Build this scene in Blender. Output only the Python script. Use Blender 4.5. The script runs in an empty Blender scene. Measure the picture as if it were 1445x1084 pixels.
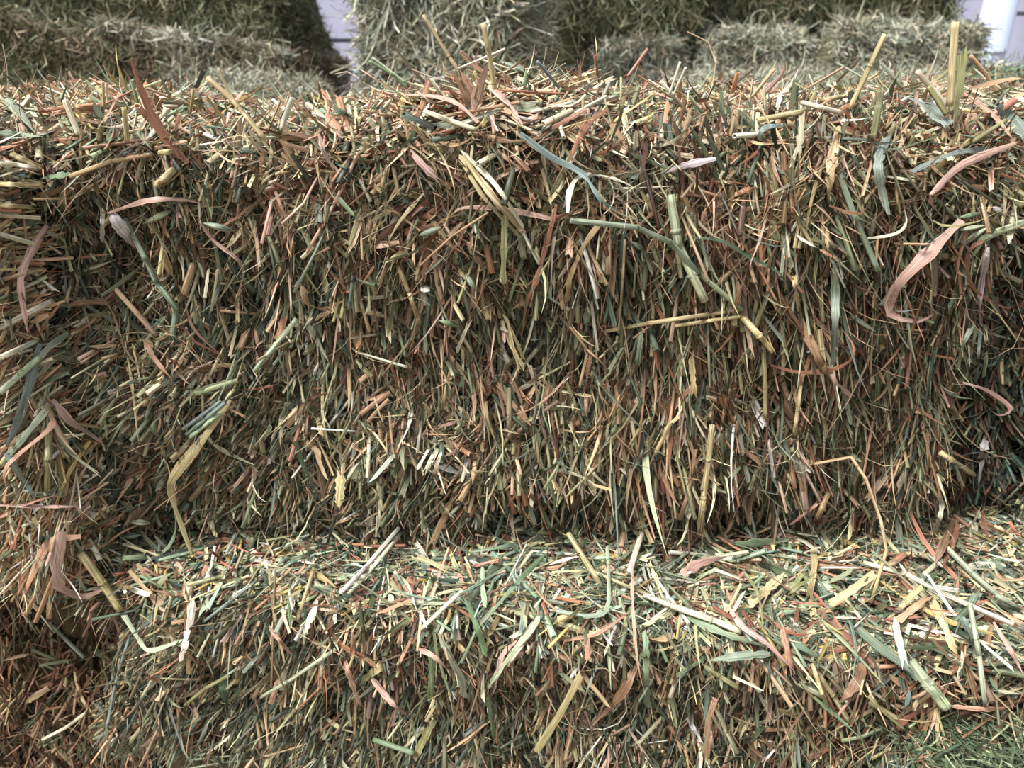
import bpy, math, random
import numpy as np
from mathutils import Vector, Matrix

SCN = bpy.context.scene
COL = SCN.collection
rng = np.random.default_rng(7)
random.seed(7)

# ---------------------------------------------------------------- camera maths
CAM = np.array([0.0, -0.66, 0.886])
PITCH = math.radians(24.5)
FPX = 1092.0
FWD = np.array([0, math.cos(PITCH), -math.sin(PITCH)])
UPV = np.array([0, math.sin(PITCH), math.cos(PITCH)])
RGT = np.array([1.0, 0, 0])

def ray(px, py):
    d = FWD + RGT * ((px - 722.5) / FPX) + UPV * ((542 - py) / FPX)
    return d / np.linalg.norm(d)

# ---------------------------------------------------------------- helpers
def srgb(r, g, b):
    c = np.array([r, g, b]) / 255.0
    return np.where(c <= 0.04045, c / 12.92, ((c + 0.055) / 1.055) ** 2.4)

def nrm(a):
    return a / np.maximum(np.linalg.norm(a, axis=-1, keepdims=True), 1e-9)

def _hash(i, j, k, s):
    h = (i * 374761393 + j * 668265263 + k * 2147483647 + s * 974634777) & 0xffffffff
    h = ((h ^ (h >> 13)) * 1274126177) & 0xffffffff
    h = h ^ (h >> 16)
    return (h & 0xffffff) / float(0xffffff) * 2 - 1

def vnoise(p, scale, seed=0):
    q = p * scale + 1000.0
    f = np.floor(q).astype(np.int64)
    t = q - f
    t = t * t * (3 - 2 * t)
    r = 0
    for a in (0, 1):
        for b in (0, 1):
            for c in (0, 1):
                w = (t[:, 0] if a else 1 - t[:, 0]) * (t[:, 1] if b else 1 - t[:, 1]) * (t[:, 2] if c else 1 - t[:, 2])
                r = r + w * _hash(f[:, 0] + a, f[:, 1] + b, f[:, 2] + c, seed)
    return r

def mesh_from(name, V, F, col=None, suv=None, mat=None, parent=None):
    me = bpy.data.meshes.new(name)
    me.vertices.add(len(V)); me.vertices.foreach_set('co', V.astype(np.float32).ravel())
    me.loops.add(F.size); me.loops.foreach_set('vertex_index', F.astype(np.int32).ravel())
    me.polygons.add(len(F)); me.polygons.foreach_set('loop_start', (np.arange(len(F)) * F.shape[1]).astype(np.int32))
    if col is not None:
        a = me.attributes.new('Col', 'FLOAT_COLOR', 'POINT')
        c4 = np.ones((len(V), 4), np.float32); c4[:, :3] = col
        a.data.foreach_set('color', c4.ravel())
    if suv is not None:
        a = me.attributes.new('suv', 'FLOAT_VECTOR', 'POINT')
        a.data.foreach_set('vector', suv.astype(np.float32).ravel())
    me.update(calc_edges=True)
    if mat: me.materials.append(mat)
    ob = bpy.data.objects.new(name, me)
    COL.objects.link(ob)
    if parent is not None: ob.parent = parent
    return ob

def tag(o, label=None, cat=None, group=None, kind=None):
    if label: o['label'] = label
    if cat: o['category'] = cat
    if group: o['group'] = group
    if kind: o['kind'] = kind
    return o

# ---------------------------------------------------------------- materials
def hay_material(name, transl=0.06, rough=0.45, spec=0.22):
    m = bpy.data.materials.new(name); m.use_nodes = True
    nt = m.node_tree; nt.nodes.clear(); N = nt.nodes.new; L = nt.links.new
    out = N('ShaderNodeOutputMaterial')
    at = N('ShaderNodeAttribute'); at.attribute_name = 'Col'
    sv = N('ShaderNodeAttribute'); sv.attribute_name = 'suv'
    mp = N('ShaderNodeMapping'); mp.inputs['Scale'].default_value = (7.0, 0.35, 1.0)
    nz = N('ShaderNodeTexNoise'); nz.inputs['Scale'].default_value = 1.0; nz.inputs['Detail'].default_value = 1.0
    L(sv.outputs['Vector'], mp.inputs['Vector']); L(mp.outputs[0], nz.inputs['Vector'])
    mr = N('ShaderNodeMapRange'); mr.inputs['From Min'].default_value = 0.3; mr.inputs['From Max'].default_value = 0.7
    mr.inputs['To Min'].default_value = 0.45; mr.inputs['To Max'].default_value = 1.4
    L(nz.outputs['Fac'], mr.inputs['Value'])
    mx = N('ShaderNodeVectorMath'); mx.operation = 'SCALE'
    L(at.outputs['Color'], mx.inputs[0]); L(mr.outputs[0], mx.inputs['Scale'])
    pb = N('ShaderNodeBsdfPrincipled')
    pb.inputs['Roughness'].default_value = rough
    pb.inputs['Specular IOR Level'].default_value = spec
    L(mx.outputs[0], pb.inputs['Base Color'])
    bp = N('ShaderNodeBump'); bp.inputs['Strength'].default_value = 0.35; bp.inputs['Distance'].default_value = 0.0006
    L(nz.outputs['Fac'], bp.inputs['Height']); L(bp.outputs[0], pb.inputs['Normal'])
    tr = N('ShaderNodeBsdfTranslucent'); L(mx.outputs[0], tr.inputs['Color'])
    ms = N('ShaderNodeMixShader'); ms.inputs[0].default_value = transl
    L(pb.outputs[0], ms.inputs[1]); L(tr.outputs[0], ms.inputs[2]); L(ms.outputs[0], out.inputs[0])
    return m

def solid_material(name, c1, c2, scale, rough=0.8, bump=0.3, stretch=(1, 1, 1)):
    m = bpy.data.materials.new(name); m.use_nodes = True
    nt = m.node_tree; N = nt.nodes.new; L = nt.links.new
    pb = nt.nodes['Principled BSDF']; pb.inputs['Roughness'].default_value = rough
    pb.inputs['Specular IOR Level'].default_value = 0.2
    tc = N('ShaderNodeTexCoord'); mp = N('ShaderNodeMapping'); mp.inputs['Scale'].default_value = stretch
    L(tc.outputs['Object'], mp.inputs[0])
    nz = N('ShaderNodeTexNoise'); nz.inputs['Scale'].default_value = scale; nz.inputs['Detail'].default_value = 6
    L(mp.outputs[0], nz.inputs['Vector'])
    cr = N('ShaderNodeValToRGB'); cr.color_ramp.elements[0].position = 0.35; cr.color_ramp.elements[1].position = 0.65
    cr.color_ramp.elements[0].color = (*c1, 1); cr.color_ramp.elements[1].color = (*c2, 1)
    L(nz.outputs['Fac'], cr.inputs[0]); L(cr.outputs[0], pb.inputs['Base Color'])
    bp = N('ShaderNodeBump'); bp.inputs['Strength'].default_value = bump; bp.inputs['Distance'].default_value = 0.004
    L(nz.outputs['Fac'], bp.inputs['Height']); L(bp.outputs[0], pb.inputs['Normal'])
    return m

HAY = hay_material('hay_fibre')
HAYBG = hay_material('old_hay_fibre', 0.1, 0.7, 0.15)
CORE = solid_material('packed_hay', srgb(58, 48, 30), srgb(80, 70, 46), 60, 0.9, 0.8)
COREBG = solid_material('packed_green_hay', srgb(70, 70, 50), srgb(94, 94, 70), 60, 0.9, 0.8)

# ---------------------------------------------------------------- palettes (sRGB, weight)
PAL = {
 'main': [((126,134,98),14),((104,120,98),10),((150,156,118),12),((116,136,120),6),((196,184,130),13),((222,212,168),10),
          ((184,140,104),9),((160,108,78),6),((206,170,122),9),((150,124,88),9),((96,98,64),8),((206,164,138),4),((236,232,212),3)],
 'tan':  [((196,166,112),12),((214,192,138),12),((186,132,92),12),((170,104,70),9),((130,136,94),8),((150,126,84),10),
          ((222,172,136),8),((106,118,84),7),((226,218,178),8),((136,84,56),6)],
 'brown':[((166,112,78),14),((148,92,62),12),((190,146,104),10),((120,112,76),10),((204,178,126),9),((96,100,66),9),((112,72,48),7),((200,150,124),6),((150,156,116),7)],
 'green':[((104,128,96),14),((88,116,96),12),((126,148,112),12),((150,164,126),10),((112,140,128),9),((78,98,66),8),((186,184,134),8),((214,206,164),5),((164,120,90),6),((150,98,72),5)],
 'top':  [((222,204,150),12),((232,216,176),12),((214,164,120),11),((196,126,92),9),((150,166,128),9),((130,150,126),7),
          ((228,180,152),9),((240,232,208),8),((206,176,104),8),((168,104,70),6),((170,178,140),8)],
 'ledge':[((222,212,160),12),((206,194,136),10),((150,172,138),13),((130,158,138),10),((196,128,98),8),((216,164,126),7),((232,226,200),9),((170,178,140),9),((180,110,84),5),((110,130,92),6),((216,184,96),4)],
 'bgleft':[((96,106,74),12),((114,118,84),10),((88,90,62),10),((138,132,98),6),((126,106,80),4),((154,156,126),4)],
 'bgbrown':[((118,100,78),12),((104,88,66),10),((140,120,94),8),((106,102,76),5),((166,150,120),3)],
 'bgmid':[((132,136,112),12),((158,158,134),10),((116,116,90),10),((180,180,160),6),((150,134,108),6),((206,206,190),3),((126,138,122),4)],
 'fresh':[((104,128,90),14),((120,146,104),10),((144,166,126),9),((96,112,84),8),((168,180,130),5),((200,150,116),3)],
}
SAT = 0.80
def warm(c):
    c = np.array(c, float); d = c[..., 0] - c[..., 1]
    c[..., 1] += np.where(d > 0, .05 * d, 0); c[..., 2] *= np.where(d < 0, .95, 1.0); c[..., 0] += np.where(d < 0, -.07 * d, 0)
    return c
ALB = 0.47
def pal_arrays(name):
    c = np.array([srgb(*x[0]) for x in PAL[name]])
    c = warm(c); g = c.mean(1, keepdims=True); c = g + (c - g) * SAT; c = ALB * c * (c.max(1, keepdims=True) / .42) ** .30
    w = np.array([x[1] for x in PAL[name]], float)
    return c, w / w.sum()

# ---------------------------------------------------------------- strand builder
def centreline(S, p0, d, L, side, phi, kt, ka, droop, wob):
    """integrate a path: arc of angle phi about 'side', a kink of ka at kt, gravity droop, small wobble"""
    n = len(p0)
    b = np.cross(side, d)
    pts = [p0]
    p = p0.copy()
    sd2 = side
    for i in range(S):
        t = (i + 0.5) / S
        a = phi * t + ka * (t > kt)
        w = wob * np.sin(6.3 * t + phi * 9)
        q = d * np.cos(a)[:, None] + b * np.sin(a)[:, None] + sd2 * w[:, None]
        q[:, 2] -= droop * t
        q = nrm(q)
        p = p + q * (L / S)[:, None]
        pts.append(p)
    return np.stack(pts, 1)

def build(kind, p0, d, nr, L, W, col, r, phi=None, kt=None, ka=None, droop=None, wob=None, roll=None, twist=None, tip=None):
    """returns V,F,C,S arrays for n strands of a kind"""
    n = len(p0)
    S = {'stem': 3, 'hstem': 5, 'strip': 4, 'leaf': 7, 'hair': 6, 'spike': 5, 'blade': 14, 'chip': 2, 'bg': 3}[kind]
    z = np.zeros(n)
    phi = z if phi is None else phi; kt = z + 2 if kt is None else kt; ka = z if ka is None else ka
    droop = z if droop is None else droop; wob = z if wob is None else wob
    roll = z if roll is None else roll; twist = z if twist is None else twist
    s0 = nrm(np.cross(d, nr))
    # bend axis: mix of side & normal
    th = r.uniform(0, 2 * np.pi, n)
    nn = nrm(np.cross(s0, d))
    ax = nrm(s0 * np.cos(th)[:, None] + nn * np.sin(th)[:, None])
    P = centreline(S, p0, d, L, ax, phi, kt, ka, droop, wob)
    return ribbon(kind, P, nr, L, W, col, r, roll, twist, tip)

def ribbon(kind, P, nr, L, W, col, r, roll, twist, tip=None):
    n, S = P.shape[0], P.shape[1] - 1
    T = np.empty_like(P); T[:, 1:-1] = P[:, 2:] - P[:, :-2]; T[:, 0] = P[:, 1] - P[:, 0]; T[:, -1] = P[:, -1] - P[:, -2]
    T = nrm(T)
    t = np.linspace(0, 1, S + 1)
    nb = np.broadcast_to(nr[:, None, :], T.shape) if nr.ndim == 2 else nr
    A = nrm(np.cross(T, nb) + 1e-6)
    B = np.cross(A, T)
    ang = roll[:, None] + twist[:, None] * t[None]
    c, s = np.cos(ang)[..., None], np.sin(ang)[..., None]
    A2 = A * c + B * s; B2 = -A * s + B * c
    seed = r.uniform(0, 400, n)
    if kind in ('stem', 'hstem', 'spike'):
        K = 6 if kind != 'hstem' else 8
        if kind == 'spike':
            prof = np.sin(np.pi * np.clip(t * 0.94 + 0.04, 0, 1)) ** 0.75; prof[0] = 0.18; prof[-1] = 0.04
            rings = [(i, prof[i], 0) for i in range(S + 1)]
        else:
            prof = np.ones(S + 1)
            rings = [(i, 1.0, 0) for i in range(S + 1)] + [(S, 0.72, 0), (S, 0.66, -1)]
            rings = [(0, 0.66, 1), (0, 0.72, 0)] + rings if kind == 'hstem' else rings
        th = np.arange(K) / K * 2 * np.pi
        flat = r.uniform(0.45, 0.95, n) if kind != 'hstem' else r.uniform(0.7, 0.95, n)
        V = []; C = []; Q = []
        for (i, k, inn) in rings:
            ctr = P[:, i] + T[:, i] * (inn * np.minimum(L * 0.12, W * 1.5))[:, None]
            off = (A2[:, i, None] * np.cos(th)[None, :, None] + B2[:, i, None] * (np.sin(th)[None, :, None] * flat[:, None, None])) * (W * 0.5 * k)[:, None, None]
            V.append(ctr[:, None] + off)
            cc = np.broadcast_to(col[:, None], (n, K, 3)).copy()
            if tip is not None: cc = cc * (1 - t[i]) + tip[:, None] * t[i]
            if inn: cc = cc * 0.55
            C.append(cc)
            Q.append(np.stack([np.broadcast_to(th[None] / 6.28 * 2.0, (n, K)) * 1.0 + 0 * seed[:, None], np.broadcast_to((t[i] * L * 80)[:, None], (n, K)), np.broadcast_to(seed[:, None], (n, K))], -1))
        R = len(rings)
        V = np.stack(V, 1).reshape(n, R * K, 3); C = np.stack(C, 1).reshape(n, R * K, 3); Q = np.stack(Q, 1).reshape(n, R * K, 3)
        F = []
        for a in range(R - 1):
            for k in range(K):
                k2 = (k + 1) % K
                F.append((a * K + k, a * K + k2, (a + 1) * K + k2, (a + 1) * K + k))
    else:
        if kind == 'strip' or kind == 'chip': prof = np.full(S + 1, 1.0); arc = 0.22
        elif kind in ('leaf', 'blade'):
            prof = (1 - t ** 2.2) * (0.45 + 0.55 * np.minimum(1, t * 4)) + 0.03; arc = 0.3
        elif kind == 'bg': prof = 1 - 0.5 * t; arc = 0
        else: prof = 1 - 0.6 * t; arc = 0
        K = 2 if kind in ('hair', 'bg') else 3
        u = np.linspace(-1, 1, K)
        jit = 1 + 0.18 * r.standard_normal((n, S + 1)) if kind in ('strip', 'leaf', 'blade', 'chip') else np.ones((n, S + 1))
        w = W[:, None] * 0.5 * prof[None] * jit
        fold = r.uniform(0.2, 1.6, n) * arc
        up = (1 - np.abs(u))
        V = P[:, :, None] + A2[:, :, None] * (u[None, None, :, None] * w[:, :, None, None]) + B2[:, :, None] * ((up[None, None, :] * (w * fold[:, None])[:, :, None])[..., None])
        if kind in ('strip', 'chip'):   # torn, uneven ends
            e = r.uniform(-1, 1, (n, 2, K)) * (W * 1.4)[:, None, None]
            V[:, 0] += T[:, 0, None] * e[:, 0, :, None]; V[:, -1] += T[:, -1, None] * e[:, 1, :, None]
        C = np.broadcast_to(col[:, None, None], (n, S + 1, K, 3)).copy()
        if tip is not None:
            tt = t[None, :, None, None]; C = C * (1 - tt) + tip[:, None, None] * tt
        Q = np.stack([np.broadcast_to(u[None, None], (n, S + 1, K)) * (W * 250)[:, None, None] * 0.5,
                      np.broadcast_to((t[None] * L[:, None] * 80)[:, :, None], (n, S + 1, K)),
                      np.broadcast_to(seed[:, None, None], (n, S + 1, K))], -1)
        V = V.reshape(n, -1, 3); C = C.reshape(n, -1, 3); Q = Q.reshape(n, -1, 3)
        F = [(a * K + k, a * K + k + 1, (a + 1) * K + k + 1, (a + 1) * K + k) for a in range(S) for k in range(K - 1)]
    F = np.array(F)[None] + (np.arange(n) * V.shape[1])[:, None, None]
    return V.reshape(-1, 3), F.reshape(-1, 4), C.reshape(-1, 3), Q.reshape(-1, 3)

def merge(parts):
    Vs, Fs, Cs, Qs = [], [], [], []; o = 0
    for V, F, C, Q in parts:
        Vs.append(V); Fs.append(F + o); Cs.append(C); Qs.append(Q); o += len(V)
    return np.concatenate(Vs), np.concatenate(Fs), np.concatenate(Cs), np.concatenate(Qs)

# ---------------------------------------------------------------- bale surface
class Bale:
    """rounded, lumpy box.  size (w,d,h), base centre loc, rotation rz, list of dents/bulges in world space"""
    def __init__(s, size, loc, rz=0.0, rad=0.045, lump=0.012, bumps=(), seed=1, ry=0.0, rx=0.0):
        s.e = np.array(size) / 2; s.c = np.array([loc[0], loc[1], loc[2] + size[2] / 2]); s.rad = rad; s.lump = lump
        c, q = math.cos(rz), math.sin(rz)
        s.R = np.array([[c, -q, 0], [q, c, 0], [0, 0, 1]])
        if ry:
            a, b = math.cos(ry), math.sin(ry)
            s.R = s.R @ np.array([[a, 0, b], [0, 1, 0], [-b, 0, a]])
        if rx:
            a, b = math.cos(rx), math.sin(rx)
            s.R = s.R @ np.array([[1, 0, 0], [0, a, -b], [0, b, a]])
        s.bumps = bumps; s.seed = seed
    def surf(s, p, inset=0.0):
        """p: local points on the box hull -> world point, normal"""
        r = s.rad
        q = np.clip(p, -(s.e - r), s.e - r)
        n = nrm(p - q)
        w = q + n * (r - inset)
        nz = vnoise(w + s.seed * 3.7, 9.0, s.seed) * s.lump + vnoise(w + s.seed, 26.0, s.seed + 5) * s.lump * 0.45
        w = w + n * nz[:, None]
        W = w @ s.R.T + s.c; N = n @ s.R.T
        for (bx, by, bz, br, ba) in s.bumps:
            dd = np.sum((W - np.array([bx, by, bz])) ** 2 / (np.array(br) ** 2 if np.ndim(br) else br ** 2), 1)
            W = W + N * (ba * np.exp(-dd))[:, None]
        return W, N
    def hull(s, n, face, r, lo=(0, 0), hi=(1, 1)):
        ax, sg = {'front': (1, -1), 'back': (1, 1), 'left': (0, -1), 'right': (0, 1), 'top': (2, 1)}[face]
        o = [i for i in range(3) if i != ax]
        p = np.zeros((n, 3)); p[:, ax] = sg * s.e[ax]
        for j, i in enumerate(o):
            p[:, i] = ((lo[j] + (hi[j] - lo[j]) * r.random(n)) * 2 - 1) * s.e[i]
        return p
    def core(s, name, mat, inset, parent, res=0.02):
        parts = []; o = 0; Vs, Fs = [], []
        for ax in range(3):
            for sg in (-1, 1):
                i, j = [k for k in range(3) if k != ax]
                a = max(2, int(2 * s.e[i] / res)); b = max(2, int(2 * s.e[j] / res))
                g = np.stack(np.meshgrid(np.linspace(-1, 1, a + 1), np.linspace(-1, 1, b + 1), indexing='ij'), -1).reshape(-1, 2)
                p = np.zeros((len(g), 3)); p[:, ax] = sg * s.e[ax]; p[:, i] = g[:, 0] * s.e[i]; p[:, j] = g[:, 1] * s.e[j]
                W, N = s.surf(p, inset)
                ii, jj = np.meshgrid(np.arange(a), np.arange(b), indexing='ij'); ii = ii.ravel(); jj = jj.ravel()
                f = np.stack([ii * (b + 1) + jj, (ii + 1) * (b + 1) + jj, (ii + 1) * (b + 1) + jj + 1, ii * (b + 1) + jj + 1], 1)
                if sg * (1 if ax != 1 else -1) < 0: f = f[:, ::-1]
                Vs.append(W); Fs.append(f + o); o += len(W)
        V = np.concatenate(Vs); F = np.concatenate(Fs)
        # weld the seams
        key = np.round(V / 1e-5).astype(np.int64)
        _, idx, inv = np.unique(key, axis=0, return_index=True, return_inverse=True)
        V = V[idx]; F = inv.ravel()[F]
        F = F[[len(set(f)) == 4 for f in F.tolist()]]
        return mesh_from(name, V, F, mat=mat, parent=parent)

def scatter(bl, face, nclump, per, r, pal, ang, spread, tilt, types, Lr=(0.02, 0.07), Wr=1.0, lo=(0, 0), hi=(1, 1),
            depth=(0.018, 0.0), field=None, down=(0, -0.35, -1), clump_r=0.014, pal2=None, p2=None, bright=1.0, mix=0.35, crel=0.005, loosep=0.16):
    """clumps of strands on a bale face. field(W)->(angle, spread, tilt, lenmul) overrides per clump"""
    P = bl.hull(nclump, face, r, lo, hi)
    W, N = bl.surf(P)
    dn = np.array(down, float)
    if field is not None: fa, fs, ft, fl = field(W)
    else: fa = np.full(nclump, ang); fs = np.full(nclump, spread); ft = np.full(nclump, tilt); fl = np.ones(nclump)
    ca = fa + r.standard_normal(nclump) * fs
    ct = ft + r.standard_normal(nclump) * 14
    k = r.poisson(per, nclump) + 1
    idx = np.repeat(np.arange(nclump), k); n = len(idx)
    cols, cw = pal_arrays(pal)
    cdom = r.choice(len(cw), nclump, p=cw)
    use2 = None
    if pal2:
        c2, w2 = pal_arrays(pal2); nb = len(cols)
        use2 = r.random(nclump) < p2(W)
        cdom = np.where(use2, nb + r.choice(len(w2), nclump, p=w2), cdom)
        cols = np.concatenate([cols, c2])
    jit = nrm(r.standard_normal((n, 3))) * (clump_r * r.random(n) ** 0.6)[:, None]
    P2 = P[idx] + jit
    # keep on hull plane
    ax, sg = {'front': (1, -1), 'back': (1, 1), 'left': (0, -1), 'right': (0, 1), 'top': (2, 1)}[face]
    P2[:, ax] = sg * bl.e[ax]; P2 = np.clip(P2, -bl.e, bl.e)
    W, N = bl.surf(P2)
    t1 = nrm(dn[None] - N * (N @ dn)[:, None]); t2 = np.cross(N, t1)
    if face == 'front' or face == 'top': t2 = np.where(t2[:, :1] < 0, -t2, t2)
    loose = r.random(n) < loosep
    a = np.radians(ca[idx] + r.standard_normal(n) * np.where(loose, 55, 9))
    tl = np.radians(np.clip(ct[idx] + r.standard_normal(n) * 8, -15, 80)); tl = np.where(loose, np.radians(r.uniform(-5, 25, n)), tl)
    d = nrm((t1 * np.cos(a)[:, None] + t2 * np.sin(a)[:, None]) * np.cos(tl)[:, None] + N * np.sin(tl)[:, None])
    L = r.uniform(*Lr, n) * fl[idx] * np.where(r.random(n) < 0.08, 1.7, 1)
    dp = depth[0] + (depth[1] - depth[0]) * r.random(n) ** 0.8 + np.clip(r.standard_normal(nclump), -1.5, 1.5)[idx] * crel
    p0 = W - N * dp[:, None] - d * (L * 0.45)[:, None]
    rc = r.choice(len(cw), n, p=cw)
    if pal2: rc = np.where(use2[idx], nb + r.choice(len(w2), n, p=w2), rc)
    ci = np.where(r.random(n) < mix, rc, cdom[idx])
    col = cols[ci] * np.clip(np.exp(r.standard_normal(n) * 0.38), 0.4, 2.3)[:, None] * bright
    g = r.random(n)
    tipc = np.clip(col * r.uniform(0.75, 1.25, (n, 1)) * (1 + r.standard_normal((n, 3)) * 0.05), 0.005, 0.95)
    lim = lambda c: np.maximum(c * np.minimum(1, .46 / c.max(1, keepdims=True)), .004)
    col = lim(col); tipc = lim(tipc)
    names = list(types); tw = np.array([types[q] for q in names], float); tw /= tw.sum()
    ctype = r.choice(len(names), nclump, p=tw)
    ty = np.where(r.random(n) < 0.5, ctype[idx], r.choice(len(names), n, p=tw))
    wd = lambda c, m, mx: np.clip(m * np.exp(r.standard_normal(c) * .42), m * .4, mx)
    out = []
    for q, nm in enumerate(names):
        m = ty == q; c = int(m.sum())
        if c == 0: continue
        if nm == 'stem': w = wd(c, .0023, .0052); kw = dict(phi=r.normal(0, .12, c), twist=r.normal(0, .3, c), ka=r.normal(0, .5, c) * (r.random(c) < .2), kt=r.uniform(.3, .8, c))
        elif nm == 'strip': w = wd(c, .0024, .0062); kw = dict(phi=r.normal(0, .22, c), twist=r.normal(0, .8, c), roll=r.normal(0, .7, c), ka=r.normal(0, .6, c) * (r.random(c) < .25), kt=r.uniform(.3, .8, c))
        elif nm == 'leaf': w = wd(c, .0026, .0080); kw = dict(phi=r.normal(0, .7, c), twist=r.normal(0, 1.6, c), roll=r.normal(0, .8, c), wob=r.normal(0, .15, c))
        elif nm == 'hair': w = wd(c, .0007, .0015); kw = dict(phi=r.normal(0, 1.3, c), twist=r.normal(0, 2, c), wob=r.normal(0, .3, c))
        elif nm == 'spike': w = r.uniform(0.0025, 0.0042, c); kw = dict(phi=r.normal(0, .2, c))
        elif nm == 'chip': w = wd(c, .0020, .0045); kw = dict(phi=r.normal(0, .3, c), roll=r.normal(0, .7, c))
        elif nm == 'bg': w = r.uniform(0.0012, 0.003, c); kw = dict(phi=r.normal(0, 1.2, c), roll=r.normal(0, .8, c))
        LL = L[m] * {'stem': 1, 'strip': .9, 'leaf': 1.15, 'hair': 1.2, 'spike': 0, 'chip': .35, 'bg': 1}[nm]
        if nm == 'spike': LL = r.uniform(.013, .021, c)
        if nm == 'spike': pp = W[m] - d[m] * (LL * .5)[:, None] - N[m] * (dp[m] * .4)[:, None]
        else: pp = p0[m]
        out.append(build(nm, pp, d[m], N[m], LL, w * Wr, col[m], r, tip=tipc[m], **kw))
    return out

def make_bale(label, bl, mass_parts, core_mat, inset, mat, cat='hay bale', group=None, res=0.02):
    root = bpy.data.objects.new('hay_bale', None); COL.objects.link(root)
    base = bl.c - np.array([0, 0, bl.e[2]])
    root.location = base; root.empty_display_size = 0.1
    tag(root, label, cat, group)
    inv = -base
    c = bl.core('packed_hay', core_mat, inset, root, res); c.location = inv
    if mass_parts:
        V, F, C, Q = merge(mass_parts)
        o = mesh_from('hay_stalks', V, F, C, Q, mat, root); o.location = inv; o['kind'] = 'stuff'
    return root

# direction fields -------------------------------------------------------
def make_field(ctrl, y0):
    """ctrl: (px, py, angle, spread, tilt, len) in the photograph; projected on the plane Y=y0"""
    C = []
    for (px, py, a, s, t, l) in ctrl:
        d = ray(px, py); k = (y0 - CAM[1]) / d[1]; q = CAM + d * k
        C.append((q[0], q[2], a, s, t, l))
    C = np.array(C)
    def f(W):
        D = (W[:, 0, None] - C[None, :, 0]) ** 2 + (W[:, 2, None] - C[None, :, 1]) ** 2
        w = np.exp(-D / 0.045 ** 2) + 1e-9 / (D + 1e-4)
        w /= w.sum(1, keepdims=True)
        v = w @ C[:, 2:]
        return v[:, 0], v[:, 1], v[:, 2], v[:, 3]
    return f

# ================================================================ front bales
FT = {'stem': 24, 'strip': 26, 'leaf': 24, 'hair': 6, 'spike': 5, 'chip': 15}
TT = {'stem': 22, 'strip': 26, 'leaf': 22, 'hair': 10, 'spike': 6, 'chip': 14}

up_ctrl = [
 (170,240,20,30,15,1),(300,260,10,25,12,1),(450,250,0,30,15,1),(600,240,5,25,12,1),(750,240,-5,25,15,1),(900,260,0,17.5,12,1.25),(1100,260,5,15.4,10,1.375),(1250,260,0,21,12,1.25),(1370,300,-25,24.5,20,1.25),
 (150,350,40,30,10,1),(220,380,20,18,12,1.1),(320,400,5,16,12,1.1),(430,400,-5,15,10,1.2),(560,380,0,20,12,1),(700,380,5,16,10,1.2),(850,380,0,10.5,10,1.5),(980,380,0,10.5,10,1.5),(1120,400,0,8.4,8,1.625),(1250,420,-3,8.4,8,1.625),(1360,430,-10,10.5,10,1.5),
 (140,480,-60,18,40,0.7),(220,520,-50,18,45,0.65),(320,520,-30,22,35,0.7),(430,520,0,14,12,1.1),(560,500,0,20,15,1),(700,520,0,22,18,0.9),(850,500,-3,10.5,10,1.375),(1000,500,0,15.4,12,1.25),(1150,520,0,12.6,12,1.375),(1300,540,-5,8.4,10,1.5),
 (150,600,-55,20,40,0.7),(260,620,-45,25,40,0.7),(360,620,-35,25,35,0.8),(480,620,0,20,20,1),(620,640,-20,22,30,0.8),(760,640,-5,20,20,1),(900,620,0,9.8,12,1.375),(1050,640,0,15.4,15,1.25),(1200,620,-5,9.8,10,1.5),(1330,640,0,9.8,10,1.5),
 (180,720,-15,30,20,0.9),(330,720,-15,30,25,0.8),(480,720,-10,25,20,1),(620,720,-15,22,20,1),(740,730,0,30,10,0.8),(860,710,0,10.5,12,1.25),(1000,710,5,14,15,1.25),(1180,720,-15,12.6,15,1.25),(1330,730,-5,12.6,12,1.25)]
low_ctrl = [
 (120,950,-20,30,20,1),(250,1000,-40,20,35,.8),(380,950,-25,25,25,.9),(500,1000,-15,22,25,.8),(640,960,0,22,20,.9),(780,960,0,22,15,1),(900,960,0,22,15,1),(1000,1000,0,15,10,1.2),(1150,1000,-15,30,20,.9),(1250,1000,-25,28,20,1),
 (150,1070,-20,30,20,1),(400,1070,-25,25,30,.8),(700,1060,-10,25,20,1),(950,1060,0,20,15,1.1),(1250,1070,-30,30,20,1)]
left_ctrl = [(20,230,-70,18,25,1.2),(90,260,-60,20,20,1.2),(20,350,-80,18,30,1.1),(80,380,-60,25,25,1),(30,470,-65,18,30,1.2),(90,480,-60,20,30,1),(30,600,-40,22,20,1.3),(90,620,-25,22,20,1.1),(30,740,-35,30,20,1.2),(90,780,-10,30,15,1.2)]

def xz(px, py, y=0.0):
    d = ray(px, py); k = (y - CAM[1]) / d[1]; q = CAM + d * k
    return q
def bump(px, py, r, a, y=0.0):
    q = xz(px, py, y); return (q[0], q[1], q[2], r, a)

ZT = 0.415; Z0 = 0.40   # bale height, tier height
r = np.random.default_rng(11)
# main bale
main_b = Bale((0.86, 0.45, ZT), (0.006, 0.225, Z0), rad=0.04, lump=0.017, seed=3, bumps=[
    bump(140,350,(.03,.08,.03),-.035), bump(270,410,(.10,.1,.05),-.022), bump(1290,500,(.07,.1,.13),-.022), bump(350,170,(.07,.3,.06),-.022,.2), bump(620,620,(.2,.1,.035),.010), bump(1050,730,(.2,.08,.03),-.02), bump(450,745,(.12,.08,.025),-.015), bump(760,420,(.2,.1,.05),-.010), bump(740,750,(.035,.08,.025),-.09), bump(240,590,.05,.012),  bump(1330,740,(.06,.05,.03),-.02),
    bump(690,130,(.07,.2,.04),.018,.05), bump(1000,640,.06,.008), bump(560,430,.07,.008), bump(480,600,(.012,.05,.06),-.01)])
up_f = make_field(up_ctrl, 0.0)
BALES = {}
mp = []
P2 = lambda W: np.clip(.20 + W[:, 0] * .7, .05, .6)
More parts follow.
